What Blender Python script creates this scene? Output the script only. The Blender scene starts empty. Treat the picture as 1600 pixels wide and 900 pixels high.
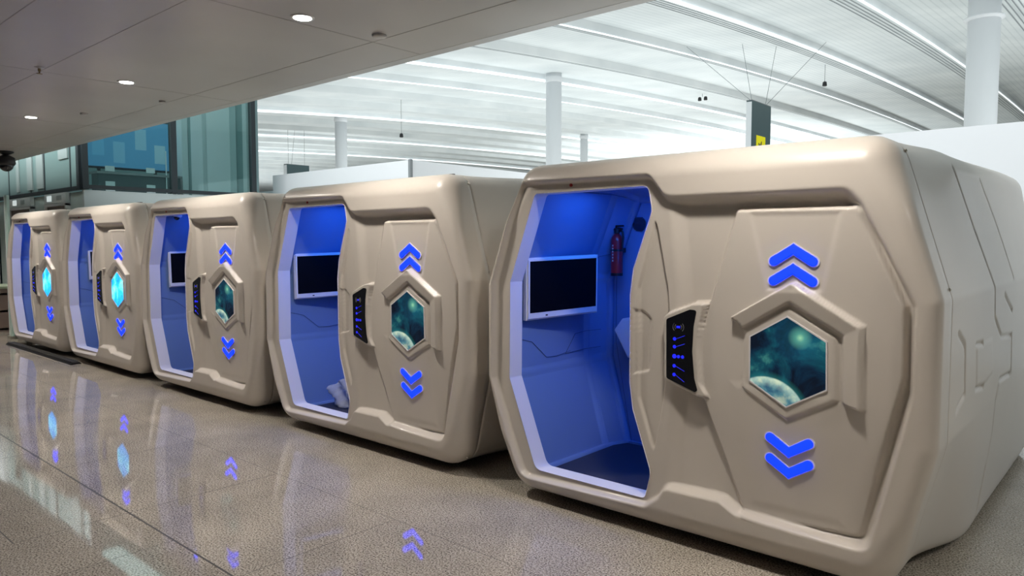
import bpy, bmesh, math, random
import numpy as np
from mathutils import Vector, Matrix
random.seed(4)
S = bpy.context.scene
COL = S.collection
PI = math.pi

# ------------------------------------------------------------------ camera, world, exposure
CAM_H, YAW, PITCH = 1.64, math.radians(41.3), math.radians(3.55)
cd = bpy.data.cameras.new('camera'); cam = bpy.data.objects.new('camera', cd); COL.objects.link(cam)
cam.location = (0, 0, CAM_H); cam.rotation_euler = (PI/2 - PITCH, 0, YAW)
cd.sensor_width = 36; cd.lens = 36*1130/1600; cd.clip_end = 600; cd.clip_start = .05
S.camera = cam
w = bpy.data.worlds.new('world'); S.world = w; w.use_nodes = True
w.node_tree.nodes['Background'].inputs[0].default_value = (.88, .93, 1, 1)
w.node_tree.nodes['Background'].inputs[1].default_value = .08
S.view_settings.view_transform = 'Standard'; S.view_settings.look = 'None'
S.view_settings.exposure = 0; S.view_settings.gamma = 1; S.view_settings.use_curve_mapping = False

def lamp(name, kind, loc, rot, energy, color, parent=None, **kw):
    l = bpy.data.lights.new(name, kind); l.energy = energy; l.color = color
    for k, v in kw.items(): setattr(l, k, v)
    o = bpy.data.objects.new(name, l); COL.objects.link(o); o.location = loc; o.rotation_euler = rot
    if parent: o.parent = parent
    return o
HALL_UP = 4500  # unseen upward-facing panels added to brighten the hall roof
for i, (x, y) in enumerate([(-75, 40), (-30, 38), (12, 36), (-110, 60), (-40, 85)]):
    lamp('hall_roof_fill', 'AREA', (x, y, .6), (PI, 0, 0), HALL_UP*(2.2 if y > 60 else 1), (.92, .98, 1), shape='RECTANGLE', size=34, size_y=34)
lamp('hall_roof_fill', 'AREA', (-6, 13.5, .6), (PI, 0, 0), 800, (.92, .98, 1), shape='RECTANGLE', size=22, size_y=4)

# unseen fill light added above the low ceiling to brighten the partitions and the backs of the pods
lamp('partition_fill', 'AREA', (-8, 1.0, 6.6), (math.radians(66), 0, 0), 2150, (.93, .98, 1), shape='RECTANGLE', size=34, size_y=3.5)
# ------------------------------------------------------------------ helpers
def M(name, color=(.8, .8, .8), rough=.5, metal=0, emit=None, estr=0, trans=0, alpha=1, coat=0, spec=.5):
    m = bpy.data.materials.new(name); m.use_nodes = True
    b = m.node_tree.nodes['Principled BSDF']
    b.inputs['Base Color'].default_value = (*color, 1); b.inputs['Roughness'].default_value = rough
    b.inputs['Metallic'].default_value = metal; b.inputs['Transmission Weight'].default_value = trans
    b.inputs['Alpha'].default_value = alpha; b.inputs['Coat Weight'].default_value = coat
    b.inputs['Specular IOR Level'].default_value = spec
    if emit: b.inputs['Emission Color'].default_value = (*emit, 1); b.inputs['Emission Strength'].default_value = estr
    return m
def N(m, t, **kw):
    n = m.node_tree.nodes.new(t)
    for k, v in kw.items():
        if k in n.inputs.keys(): n.inputs[k].default_value = v
        else: setattr(n, k, v)
    return n
def L(m, a, b): m.node_tree.links.new(a, b)
def ramp(m, fac, stops):
    r = N(m, 'ShaderNodeValToRGB'); L(m, fac, r.inputs[0]); el = r.color_ramp.elements
    while len(el) < len(stops): el.new(.5)
    for e, (p, c) in zip(el, stops): e.position = p; e.color = (*c, 1)
    return r.outputs[0]
def bsdf(m): return m.node_tree.nodes['Principled BSDF']
def objco(m): return N(m, 'ShaderNodeTexCoord').outputs['Object']

def link(name, me, mat, parent=None, smooth=False):
    o = bpy.data.objects.new(name, me); COL.objects.link(o)
    if mat and not me.materials: me.materials.append(mat)
    if parent: o.parent = parent
    if smooth: me.shade_smooth()
    return o
def obj(name, bm, mat, parent=None, smooth=False, loc=None):
    me = bpy.data.meshes.new(name); bm.normal_update(); bm.to_mesh(me); bm.free()
    o = link(name, me, mat, parent, smooth)
    if loc: o.location = loc
    return o
def empty(name, loc, label=None, cat=None, group=None):
    o = bpy.data.objects.new(name, None); COL.objects.link(o); o.location = loc; o.empty_display_size = .2
    return tag(o, label, cat, group) if label else o
def tag(o, label=None, cat=None, group=None, kind=None):
    if label: o['label'] = label
    if cat: o['category'] = cat
    if group: o['group'] = group
    if kind: o['kind'] = kind
    return o
def struct(o, label=None): o['kind'] = 'structure'; 
def box(bm, a, b, bev=0, rot=None):
    vs = [bm.verts.new((x, y, z)) for x in (a[0], b[0]) for y in (a[1], b[1]) for z in (a[2], b[2])]
    fs = [bm.faces.new([vs[i] for i in f]) for f in ((0,1,3,2),(4,6,7,5),(0,4,5,1),(2,3,7,6),(0,2,6,4),(1,5,7,3))]
    bmesh.ops.recalc_face_normals(bm, faces=fs)
    if bev:
        es = list({e for f in fs for e in f.edges})
        bmesh.ops.bevel(bm, geom=es, offset=bev, segments=3, affect='EDGES', profile=.5)
    return vs
def bx(name, a, b, mat, parent=None, bev=0):
    bm = bmesh.new(); box(bm, a, b, bev); return obj(name, bm, mat, parent, False)
def cyl(bm, p, q, r, r2=None, n=20):
    p, q = Vector(p), Vector(q); d = q-p
    rot = d.to_track_quat('Z', 'Y').to_matrix().to_4x4()
    bmesh.ops.create_cone(bm, cap_ends=True, segments=n, radius1=r, radius2=r if r2 is None else r2, depth=d.length,
                          matrix=Matrix.Translation((p+q)/2) @ rot)
def lathe(bm, prof, n=28, origin=(0, 0, 0), axis='Z'):
    rings = []
    for r, h in prof:
        ring = []
        for i in range(n):
            a = 2*PI*i/n; c, s = r*math.cos(a), r*math.sin(a)
            v = (c, s, h) if axis == 'Z' else (c, h, s)
            ring.append(bm.verts.new((v[0]+origin[0], v[1]+origin[1], v[2]+origin[2])))
        rings.append(ring)
    fs = []
    for a, b in zip(rings, rings[1:]):
        for i in range(n): fs.append(bm.faces.new((a[i], a[(i+1) % n], b[(i+1) % n], b[i])))
    fs.append(bm.faces.new(rings[0])); fs.append(bm.faces.new(rings[-1]))
    bmesh.ops.recalc_face_normals(bm, faces=fs)
def prism(bm, pts, y0, y1, bev=0):
    """pts (x, z) polygon extruded between y0 and y1"""
    a = [bm.verts.new((x, y0, z)) for x, z in pts]; b = [bm.verts.new((x, y1, z)) for x, z in pts]
    n = len(pts); fs = [bm.faces.new(a), bm.faces.new(b)]
    for i in range(n): fs.append(bm.faces.new((a[i], a[(i+1) % n], b[(i+1) % n], b[i])))
    bmesh.ops.recalc_face_normals(bm, faces=fs)
    if bev: bmesh.ops.bevel(bm, geom=list(fs[0].edges), offset=bev, segments=2, affect='EDGES')
def ringprism(bm, outer, inner, y0, y1):
    n = len(outer); V = lambda P, y: [bm.verts.new((x, y, z)) for x, z in P]
    a, b, c, d = V(outer, y0), V(inner, y0), V(outer, y1), V(inner, y1); fs = []
    for i in range(n):
        j = (i+1) % n
        for p, q in ((a, b), (c, d), (a, c), (b, d)): fs.append(bm.faces.new((p[i], p[j], q[j], q[i])))
    bmesh.ops.recalc_face_normals(bm, faces=fs)
def tube(bm, pts, r, n=8):
    pts = [Vector(p) for p in pts]; rings = []
    for i, p in enumerate(pts):
        t = (pts[min(i+1, len(pts)-1)] - pts[max(i-1, 0)]).normalized()
        u = t.orthogonal().normalized() if i == 0 else (u - t*u.dot(t)).normalized()
        v = t.cross(u); rings.append([bm.verts.new(p + (u*math.cos(2*PI*k/n) + v*math.sin(2*PI*k/n))*r) for k in range(n)])
    fs = []
    for a, b in zip(rings, rings[1:]):
        for k in range(n): fs.append(bm.faces.new((a[k], a[(k+1) % n], b[(k+1) % n], b[k])))
    fs.append(bm.faces.new(rings[0])); fs.append(bm.faces.new(rings[-1]))
    bmesh.ops.recalc_face_normals(bm, faces=fs)
def npmesh(name, V, F):
    me = bpy.data.meshes.new(name)
    me.vertices.add(len(V)); me.vertices.foreach_set('co', np.asarray(V, np.float32).ravel())
    F = np.asarray(F, np.int32); me.loops.add(F.size); me.loops.foreach_set('vertex_index', F.ravel())
    me.polygons.add(len(F)); me.polygons.foreach_set('loop_start', np.arange(0, F.size, 4, dtype=np.int32))
    me.update(calc_edges=True); me.validate(); return me
def text(body, size, loc, rot, mat, parent, name='lettering', depth=.001):
    c = bpy.data.curves.new(name, 'FONT'); c.body = body; c.size = size; c.extrude = depth; c.align_x = 'CENTER'; c.align_y = 'CENTER'
    tmp = bpy.data.objects.new('t', c); COL.objects.link(tmp)
    me = bpy.data.meshes.new_from_object(tmp.evaluated_get(bpy.context.evaluated_depsgraph_get()))
    bpy.data.objects.remove(tmp); bpy.data.curves.remove(c)
    me.materials.clear(); o = link(name, me, mat, parent); o.location = loc; o.rotation_euler = rot
    return o

# ------------------------------------------------------------------ materials
shell = M('moulded_cream_shell', (.60, .55, .49), .38, coat=.2); shell.node_tree.nodes['Principled BSDF'].inputs['Coat Roughness'].default_value = .12
n = N(shell, 'ShaderNodeTexNoise', Scale=1.3, Detail=4.0); L(shell, objco(shell), n.inputs['Vector'])
L(shell, ramp(shell, n.outputs['Fac'], [(.3, (.585, .535, .475)), (.7, (.62, .57, .505))]), bsdf(shell).inputs['Base Color'])
lining = M('blue_lit_cabin_lining', (.16, .26, .50), .5, spec=.3)  # glow of the blue cabin light is put into this base colour
jambm = M('white_door_jamb', (.80, .79, .80), .4)
dark = M('black_plastic', (.012, .012, .014), .35)
glossblack = M('black_glass', (.004, .004, .006), .12, coat=.5)
tvscreen = M('black_tv_screen', (.002, .002, .003), .5, spec=.12)
tvwhite = M('white_tv_plastic', (.8, .8, .82), .35)
seamm = M('panel_seam_shadow_gap', (.07, .10, .18), .7)
mat_mat = M('navy_floor_mat', (.035, .04, .07), .75)
steel = M('screw_steel', (.6, .58, .52), .3, 1)
blueLED = M('blue_light_strip', (.02, .1, 1), .4, emit=(.003, .03, 1), estr=7)
arrowm = M('blue_arrow_light', (.004, .02, .3), .6, emit=(.0005, .014, 1), estr=4)
iconm = M('blue_panel_icon', (.02, .02, .6), .4, emit=(.01, .02, 1), estr=.8)
iconw = M('dim_panel_marking', (.3, .3, .3), .4)
acrylic = M('clear_light_rim', (.75, .73, .75), .15)
red = M('red_enamel', (.42, .012, .02), .3, coat=.4)
palep = M('pale_green_panel', (.40, .47, .46), .6, spec=.2)
whitep = M('white_paint', (.82, .84, .86), .5)
wallw = M('white_partition_panel', (.84, .86, .88), .45)
greym = M('grey_metal_frame', (.25, .27, .28), .4)
blackm = M('black_mullion', (.02, .03, .035), .4)

# nebula screen: generic planet and gas clouds (pods 1-3), glowing cyan (4,5)
def nebula(name, bright):
    m = M(name, (0.005, .01, .015), .2); co = objco(m); b = bsdf(m)
    n1 = N(m, 'ShaderNodeTexNoise', Scale=5.0, Detail=7.0, Roughness=.6, Distortion=.5); L(m, co, n1.inputs['Vector'])
    if bright:
        c = ramp(m, n1.outputs['Fac'], [(.3, (.0, .10, .75)), (.5, (.02, .42, .95)), (.68, (.25, .85, 1))])
        L(m, c, b.inputs['Emission Color']); b.inputs['Emission Strength'].default_value = 2.2; return m
    base = ramp(m, n1.outputs['Fac'], [(.42, (.0008, .003, .012)), (.50, (.0015, .018, .045)), (.60, (.004, .07, .10)), (.78, (.10, .42, .32))])
    sep = N(m, 'ShaderNodeSeparateXYZ'); L(m, co, sep.inputs[0])
    d = N(m, 'ShaderNodeVectorMath', operation='DISTANCE'); comb = N(m, 'ShaderNodeCombineXYZ')
    L(m, sep.outputs[0], comb.inputs[0]); L(m, sep.outputs[2], comb.inputs[2]); L(m, comb.outputs[0], d.inputs[0]); d.inputs[1].default_value = (.54, 0, .785)
    n2 = N(m, 'ShaderNodeTexNoise', Scale=14.0, Detail=5.0); L(m, co, n2.inputs['Vector'])
    pl = ramp(m, n2.outputs['Fac'], [(.35, (.01, .07, .16)), (.5, (.10, .26, .30)), (.62, (.42, .50, .38))])
    rr = N(m, 'ShaderNodeMapRange', interpolation_type='SMOOTHSTEP'); L(m, d.outputs['Value'], rr.inputs[0]); rr.inputs[1].default_value = .196; rr.inputs[2].default_value = .204
    mix = N(m, 'ShaderNodeMixRGB'); L(m, rr.outputs[0], mix.inputs[0]); L(m, pl, mix.inputs[1]); L(m, base, mix.inputs[2])
    rim = ramp(m, d.outputs['Value'], [(.15, (0, 0, 0)), (.195, (.36, .40, .26)), (.202, (.01, .10, .09)), (.23, (0, 0, 0))])
    add = N(m, 'ShaderNodeMixRGB', blend_type='ADD'); add.inputs[0].default_value = 1; L(m, mix.outputs[0], add.inputs[1]); L(m, rim, add.inputs[2])
    d2 = N(m, 'ShaderNodeVectorMath', operation='DISTANCE'); L(m, comb.outputs[0], d2.inputs[0]); d2.inputs[1].default_value = (.70, 0, 1.19)
    gl = ramp(m, d2.outputs['Value'], [(0, (.45, .95, .55)), (.02, (.12, .45, .35)), (.06, (.004, .05, .08)), (.15, (0, 0, 0))])
    add2 = N(m, 'ShaderNodeMixRGB', blend_type='ADD'); add2.inputs[0].default_value = .8; L(m, add.outputs[0], add2.inputs[1]); L(m, gl, add2.inputs[2])
    L(m, add2.outputs[0], b.inputs['Emission Color']); b.inputs['Emission Strength'].default_value = .85
    return m
neb, nebc = nebula('space_picture', False), nebula('glowing_cyan_picture', True)

# polished speckled granite with thin tile joints
gran = M('polished_granite', (.4, .37, .3), .1, spec=.6); co = objco(gran)
n1 = N(gran, 'ShaderNodeTexNoise', Scale=105.0, Detail=5.0, Roughness=.6); L(gran, co, n1.inputs['Vector'])
n2 = N(gran, 'ShaderNodeTexNoise', Scale=2.2, Detail=5.0, Roughness=.6); L(gran, co, n2.inputs['Vector'])
c1 = ramp(gran, n1.outputs['Fac'], [(.34, (.05, .044, .038)), (.42, (.22, .195, .165)), (.50, (.44, .40, .345)), (.62, (.64, .60, .53))])
c2 = ramp(gran, n2.outputs['Fac'], [(.3, (.80, .79, .77)), (.7, (1.08, 1.06, 1.02))])
mx = N(gran, 'ShaderNodeMixRGB', blend_type='MULTIPLY'); mx.inputs[0].default_value = 1; L(gran, c1, mx.inputs[1]); L(gran, c2, mx.inputs[2])
L(gran, mx.outputs[0], bsdf(gran).inputs['Base Color'])
rr = N(gran, 'ShaderNodeMapRange'); L(gran, n1.outputs['Fac'], rr.inputs[0]); rr.inputs[3].default_value = .05; rr.inputs[4].default_value = .02
L(gran, rr.outputs[0], bsdf(gran).inputs['Roughness'])
jointm = M('floor_joint', (.055, .05, .045), .6)

# satin metal ceiling sheets
ceilm = M('satin_ceiling_sheet', (.34, .32, .30), .33, metal=.25, spec=.5); co = objco(ceilm)
n1 = N(ceilm, 'ShaderNodeTexNoise', Scale=.5, Detail=3.0); L(ceilm, co, n1.inputs['Vector'])
L(ceilm, ramp(ceilm, n1.outputs['Fac'], [(.3, (.46, .43, .41)), (.7, (.58, .56, .53))]), bsdf(ceilm).inputs['Base Color'])

# slatted white roof (slats run away from us along y)
roofm = M('slatted_roof', (.8, .82, .82), .5); co = objco(roofm)
sp = N(roofm, 'ShaderNodeSeparateXYZ'); L(roofm, co, sp.inputs[0])
def frac_line(m, out, period, width):
    a = N(m, 'ShaderNodeMath', operation='DIVIDE'); L(m, out, a.inputs[0]); a.inputs[1].default_value = period
    b = N(m, 'ShaderNodeMath', operation='FRACT'); L(m, a.outputs[0], b.inputs[0])
    c = N(m, 'ShaderNodeMath', operation='LESS_THAN'); L(m, b.outputs[0], c.inputs[0]); c.inputs[1].default_value = width
    return c.outputs[0]
ln = frac_line(roofm, sp.outputs[0], .31, .22)
nn = N(roofm, 'ShaderNodeTexNoise', Scale=.35, Detail=3.0); L(roofm, co, nn.inputs['Vector'])
cA = ramp(roofm, nn.outputs['Fac'], [(.3, (.70, .75, .76)), (.7, (.84, .88, .88))])
mx = N(roofm, 'ShaderNodeMixRGB', blend_type='MULTIPLY'); mf = N(roofm, 'ShaderNodeMath', operation='MULTIPLY'); L(roofm, ln, mf.inputs[0]); mf.inputs[1].default_value = .22
L(roofm, mf.outputs[0], mx.inputs[0]); L(roofm, cA, mx.inputs[1]); mx.inputs[2].default_value = (.45, .50, .52, 1); L(roofm, mx.outputs[0], bsdf(roofm).inputs['Base Color'])
slitm = M('roof_light_slit', (.9, .95, 1), .5, emit=(.93, .98, 1), estr=1.1)

def glassmat(name, tint, alpha):
    """tinted architectural pane: thin sheet, part see-through, part mirror"""
    m = bpy.data.materials.new(name); m.use_nodes = True; nt = m.node_tree; nt.nodes.clear()
    out = nt.nodes.new('ShaderNodeOutputMaterial'); tr = nt.nodes.new('ShaderNodeBsdfTransparent'); tr.inputs[0].default_value = (*tint, 1)
    gl = nt.nodes.new('ShaderNodeBsdfGlossy'); gl.inputs['Roughness'].default_value = .03; gl.inputs[0].default_value = (.8, .95, .95, 1)
    fr = nt.nodes.new('ShaderNodeFresnel'); fr.inputs[0].default_value = 1.5; mx = nt.nodes.new('ShaderNodeMixShader')
    nt.links.new(fr.outputs[0], mx.inputs[0]); nt.links.new(tr.outputs[0], mx.inputs[1]); nt.links.new(gl.outputs[0], mx.inputs[2])
    nt.links.new(mx.outputs[0], out.inputs[0]); return m
tealglass = glassmat('teal_glass', (.74, .87, .86), .5)
clearplastic = M('clear_plastic', (.8, .85, .95), .25, alpha=.45)

# ------------------------------------------------------------------ floor, low ceiling, hall roof
bm = bmesh.new(); box(bm, (-160, -12, -.3), (60, 230, 0)); o = obj('floor', bm, gran); struct(o)
def joint(nm, x0, y0, x1, y1, wd=.004):
    b = bmesh.new(); box(b, (min(x0, x1)-wd, min(y0, y1)-wd, -.004), (max(x0, x1)+wd, max(y0, y1)+wd, .0006))
    q = obj(nm, b, jointm, flo); return q
flo = o
for y in (1.70, ): joint('floor_joint', -24, y, 3, y, .0055)
joint('floor_joint', -24, 1.10, -4.6, 1.10, .003)
for x, y0, y1 in [(-4.6, 1.1, 1.7), (-4.6, 1.7, 2.7), (-3.98, .8, 1.7), (-3.3, 1.7, 2.7), (-5.9, 1.7, 2.7), (-7.2, 1.7, 2.7), (-8.5, 1.7, 2.7), (-2.0, 1.7, 2.7), (-.7, 1.7, 2.7), (-6.5, .2, 1.7), (-9.8, 1.7, 2.7)]: joint('floor_joint', x, y0, x, y1, .0015)
joint('floor_joint', -24, 2.70, 3, 2.70, .0012); 

CZ, CE = 3.1, 3.98
bm = bmesh.new(); box(bm, (-46, -12, CZ), (14, CE-.16, CZ+.7)); o = obj('ceiling', bm, ceilm); struct(o); ceil = o
edge_m = M('ceiling_edge_metal', (.52, .50, .47), .35, metal=.1)
bm = bmesh.new()
pr = [(CE-.16, CZ-.001), (CE-.03, CZ+.012), (CE, CZ+.035), (CE+.01, CZ+.75), (CE-.16, CZ+.75)]
a = [bm.verts.new((-46, y, z)) for y, z in pr]; b = [bm.verts.new((14, y, z)) for y, z in pr]
for i in range(5): bm.faces.new((a[i], b[i], b[(i+1) % 5], a[(i+1) % 5]))
bm.faces.new(a); bm.faces.new(b); bmesh.ops.recalc_face_normals(bm, faces=bm.faces); o = obj('trim_1', bm, edge_m); struct(o)
bm = bmesh.new()
for x in np.arange(-44.2, 14, 2.85): box(bm, (x-.003, -12, CZ-.0012), (x+.003, CE-.16, CZ+.01))
for y in (-1.2, .3, 1.45, 2.05, 3.36): box(bm, (-46, y-.003, CZ-.0012), (14, y+.003, CZ+.01))
obj('ceiling_seam', bm, M('ceiling_seam_gap', (.40, .37, .35), .5), ceil)

def prof(y): return 8.3 + 5.6*(1-np.exp(-np.clip(y-6, -10, 400)/38.0)) - .00006*np.clip(y-60, 0, 400)**2 * .6
P = 4.65; xs, zs = [], []
for i in range(-8, 34):
    X0 = -8.7 - P*i
    for t in np.linspace(0, 1, 13):
        xs.append(X0 - t*P*.999); zs.append(.38*(t**1.6) + .12*math.sin(t*PI))
ys = np.concatenate([np.arange(4.2, 60, 2.0), np.arange(60, 232, 6.0)])
V = np.array([[x, y, float(prof(y))+z] for y in ys for x, z in zip(xs, zs)]); nx = len(xs)
F = [(j*nx+i, j*nx+i+1, (j+1)*nx+i+1, (j+1)*nx+i) for j in range(len(ys)-1) for i in range(nx-1)]
me = npmesh('ceiling_roof', V, F); o = link('ceiling_hall', me, roofm); struct(o); roof = o
slotm = M('roof_slot', (.30, .33, .35), .6)
for i in (-3, -2, -1, 0, 1, 2, 3):
    bm = bmesh.new()
    for k in range(4 if i < 2 else 2):
        dx = .22+.21*k; X0 = -8.7 - P*i - dx; t = dx/P; dz = .38*(t**1.6)+.12*math.sin(t*PI); prev = None
        for y in ys:
            z = float(prof(y))+dz-.012; c = [bm.verts.new(v) for v in ((X0, y, z), (X0-.055, y, z+.003))]
            if prev: bm.faces.new((prev[0], prev[1], c[1], c[0]))
            prev = c
    obj('roof_slot', bm, slotm, roof)
for i, wd in ((0, .10), (1, .14), (2, .05), (4, .17), (5, .07), (8, .2), (11, .16), (14, .16), (-1, .1)):
    X0 = -8.7 - P*i; bm = bmesh.new(); prev = None; wd *= .42
    for y in ys:
        z = float(prof(y)); c = [bm.verts.new(v) for v in ((X0+.03, y, z-.02), (X0+.03, y, z-.02+wd*1.6), (X0+.03-wd, y, z-.03))]
        if prev:
            for k in range(3): bm.faces.new((prev[k], prev[(k+1) % 3], c[(k+1) % 3], c[k]))
        prev = c
    bmesh.ops.recalc_face_normals(bm, faces=bm.faces); o = obj('roof_light', bm, slitm, roof)
o = bx('wall_back', (-160, 231, 0), (60, 232, 30), wallw); struct(o)
o = bx('wall_left', (-161, 4, 0), (-160, 231, 30), wallw); struct(o)
o = bx('wall_right', (44, 4, 0), (45, 231, 30), wallw); struct(o)

# columns
for i, (x, d, lab) in enumerate([(-5.2, 1.12, 'thick white round column at far right of the hall'), (-26.6, .92, 'white round column standing behind the second pod from the right'), (-47.6, .92, 'white round column seen just right of the glass box'), (-93, .9, None), (-38.5, .8, 'short far white column, its top peeking just above the nearest pod')]):
    if lab is None: continue
    y = 34 if i < 4 else 62
    if i == 4: x = -44.5
    top = float(prof(y))+.35; r = empty('column', (x, y, 0), lab, 'column')
    bm = bmesh.new(); lathe(bm, [(d/2, 0), (d/2, top)], 32); obj('shaft', bm, whitep, r, True)
    bm = bmesh.new(); lathe(bm, [(d/2+.02, 0), (d/2+.14, .05), (d/2+.14, .12), (d/2+.02, .14)] if i == 0 else [(d/2+.01, 0), (d/2+.04, .05), (d/2+.04, .3), (d/2+.01, .34)], 32, (0, 0, 10.35 if i == 0 else top-.55)); obj('collar', bm, whitep, r, True)

# white partition boxes behind the pods
def partition(x0, x1, y0, y1, h, lab, posts=()):
    r = empty('partition_wall', ((x0+x1)/2, (y0+y1)/2, 0), lab, 'partition')
    q = bx('panel', (x0, y0, 0), (x1, y1, h), wallw, r); q.location = (-(x0+x1)/2, -(y0+y1)/2, 0)
    for x, y in posts:
        q = bx('corner_post', (x-.03, y-.03, 0), (x+.03, y+.03, h+.01), greym, r); q.location = (-(x0+x1)/2, -(y0+y1)/2, 0)
partition(-15.3, -10.46, 9.02, 16.5, 3.2, 'white boxy partition enclosure with a grey corner post behind the middle pods', [(-10.46, 9.02)])
partition(-16.6, -15.45, 9.35, 12, 2.9, 'lower white partition box beside the black edge of the glass box')
partition(-5.0, 6.5, 11.4, 13, 3.2, 'white partition wall on the right behind the nearest pod')

# ------------------------------------------------------------------ the pod
def fillet(pts, r, n=8):
    out = []; k = len(pts)
    rs = r if isinstance(r, (list, tuple)) else [r]*k
    for i in range(k):
        p0, p1, p2 = (np.array(pts[(i+j) % k], float) for j in (-1, 0, 1)); rr = rs[i]
        u = p0-p1; v = p2-p1; lu, lv = np.hypot(*u), np.hypot(*v); u /= lu; v /= lv
        ang = math.acos(max(-1, min(1, float(u@v)))); t = rr/math.tan(ang/2)
        t = min(t, lu*.48, lv*.48)
        if rr == 0 or t < 1e-4: out.append(tuple(p1)); continue
        for q in np.linspace(0, 1, n): a = (1-q)**2; b = 2*q*(1-q); c = q*q; w_ = a*(p1+u*t)+b*p1+c*(p1+v*t); out.append(tuple(w_))
    return np.array(out)
def sdf(P_, pts):
    """signed distance, positive inside"""
    x, z = P_[:, 0], P_[:, 1]; best = np.full(len(x), 1e9); ins = np.zeros(len(x), bool); k = len(pts)
    for i in range(k):
        a, b = pts[i], pts[(i+1) % k]; ex, ez = b[0]-a[0], b[1]-a[1]; l2 = ex*ex+ez*ez
        if l2 < 1e-14: continue
        t = np.clip(((x-a[0])*ex+(z-a[1])*ez)/l2, 0, 1); best = np.minimum(best, (x-a[0]-t*ex)**2+(z-a[1]-t*ez)**2)
        c = (a[1] > z) != (b[1] > z)
        with np.errstate(divide='ignore', invalid='ignore'): xi = a[0]+(z-a[1])*(ex/ez if ez else 0)
        ins ^= c & (x < xi)
    return np.where(ins, 1, -1)*np.sqrt(best)
def pld(A, B, pts):
    """distance to an open polyline"""
    best = np.full(A.shape, 1e9)
    for a, b in zip(pts, pts[1:]):
        ex, ez = b[0]-a[0], b[1]-a[1]; l2 = ex*ex+ez*ez
        t = np.clip(((A-a[0])*ex+(B-a[1])*ez)/l2, 0, 1); best = np.minimum(best, (A-a[0]-t*ex)**2+(B-a[1]-t*ez)**2)
    return np.sqrt(best)
def ss(x, a=0., b=1.): t = np.clip((x-a)/(b-a), 0, 1); return t*t*(3-2*t)

OUT_RAW = [(-1.065, 2.13), (-1.35, 1.37), (-1.35, .76), (-1.13, .05), (1.12, .05), (1.285, .74), (1.285, 1.39), (1.06, 2.13)]
OUT = fillet(OUT_RAW, [.16, .06, .06, .2, .2, .08, .08, .16])
REAR_RAW = [(-1.10, 2.15), (-1.35, 1.37), (-1.35, .76), (-1.26, .03), (1.26, .03), (1.285, .74), (1.285, 1.39), (1.10, 2.15)]
REAR = fillet(REAR_RAW, [.16, .06, .06, .12, .12, .08, .08, .16])
REAR2_RAW = [(-1.15, 2.17), (-1.345, 1.37), (-1.345, .76), (-1.28, .02), (1.28, .02), (1.285, .74), (1.285, 1.39), (1.15, 2.17)]
REAR2 = fillet(REAR2_RAW, [.16, .06, .06, .12, .12, .08, .08, .16])
DOOR = fillet([(-.955, 1.945), (-1.16, 1.39), (-1.165, .765), (-.945, .205), (-.15, .205), (-.115, .36), (-.235, .70), (-.257, .85), (-.26, 1.35), (-.24, 1.50), (-.125, 1.82), (-.15, 1.955)],
              [.03, .02, .02, .07, .03, .1, .1, .1, .1, .1, .08, .05])
REC = fillet([(-1.06, 2.025), (-1.11, 1.93), (-1.29, 1.40), (-1.30, .755), (-1.16, .40), (-1.04, .14), (-.13, .165), (-.04, .235), (0, .30), (.31, .305), (.40, .255), (1.035, .235), (1.195, .975), (1.195, 1.37), (.975, 1.82), (.90, 1.895), (-.02, 1.895), (-.12, 2.02)],
             [.04, .12, .05, .08, .1, .1, .06, .05, .05, .04, .04, .09, .06, .06, .1, .1, .08, .08])
KITE = fillet([(-.105, 1.80), (-.217, 1.389), (-.209, .772), (-.10, .453), (-.05, .72), (.0, 1.10), (-.02, 1.40)], .02)
GRIP = fillet([(-.24, 1.276), (-.176, 1.264), (-.135, 1.232), (-.139, .925), (-.24, .897)], .015)
PANEL = fillet([(.354, 1.815), (.945, 1.815), (1.15, 1.365), (1.156, 1.05), (.986, .273), (.42, .25), (.16, .895), (.173, 1.169)], [.035, .06, .04, .06, .05, .05, .1, .1])
FACET = fillet([(.42, 1.80), (.88, 1.80), (.80, 1.40), (.52, 1.40)], .02)
FACET2 = fillet([(.44, .30), (.93, .30), (.86, .95), (.33, .95)], .02)
HEXF = [(.352, 1.268), (.659, 1.457), (.978, 1.266), (.983, .88), (.64, .70), (.33, .88)]
HOOD = fillet([(.352, 1.268), (.659, 1.457), (.978, 1.266), (.985, .875), (.90, .90), (.885, 1.215), (.641, 1.352), (.413, 1.211)], [.004, .02, .02, .01, .02, .02, .01, .02])
WFR = fillet([(.633, 1.332), (.866, 1.203), (.876, .912), (.64, .782), (.417, .913), (.419, 1.206)], .008)
WIN = [(.636, 1.284), (.818, 1.178), (.823, .958), (.64, .852), (.459, .958), (.457, 1.175)]
KF = fillet([(-.032, 1.252), (.14, 1.325), (.215, 1.335), (.192, 1.23), (.178, 1.08), (.192, .90), (.23, .84), (.18, .83), (-.02, .897)], [.03, .02, .02, .08, .08, .08, .01, .03, .03])
KP = fillet([(-.007, 1.233), (.13, 1.292), (.168, 1.290), (.152, 1.204), (.146, 1.069), (.16, .93), (.179, .868), (.165, .858), (-.002, .913)], [.015, .02, .015, .05, .05, .05, .01, .01, .015])
KY = .012

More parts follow.
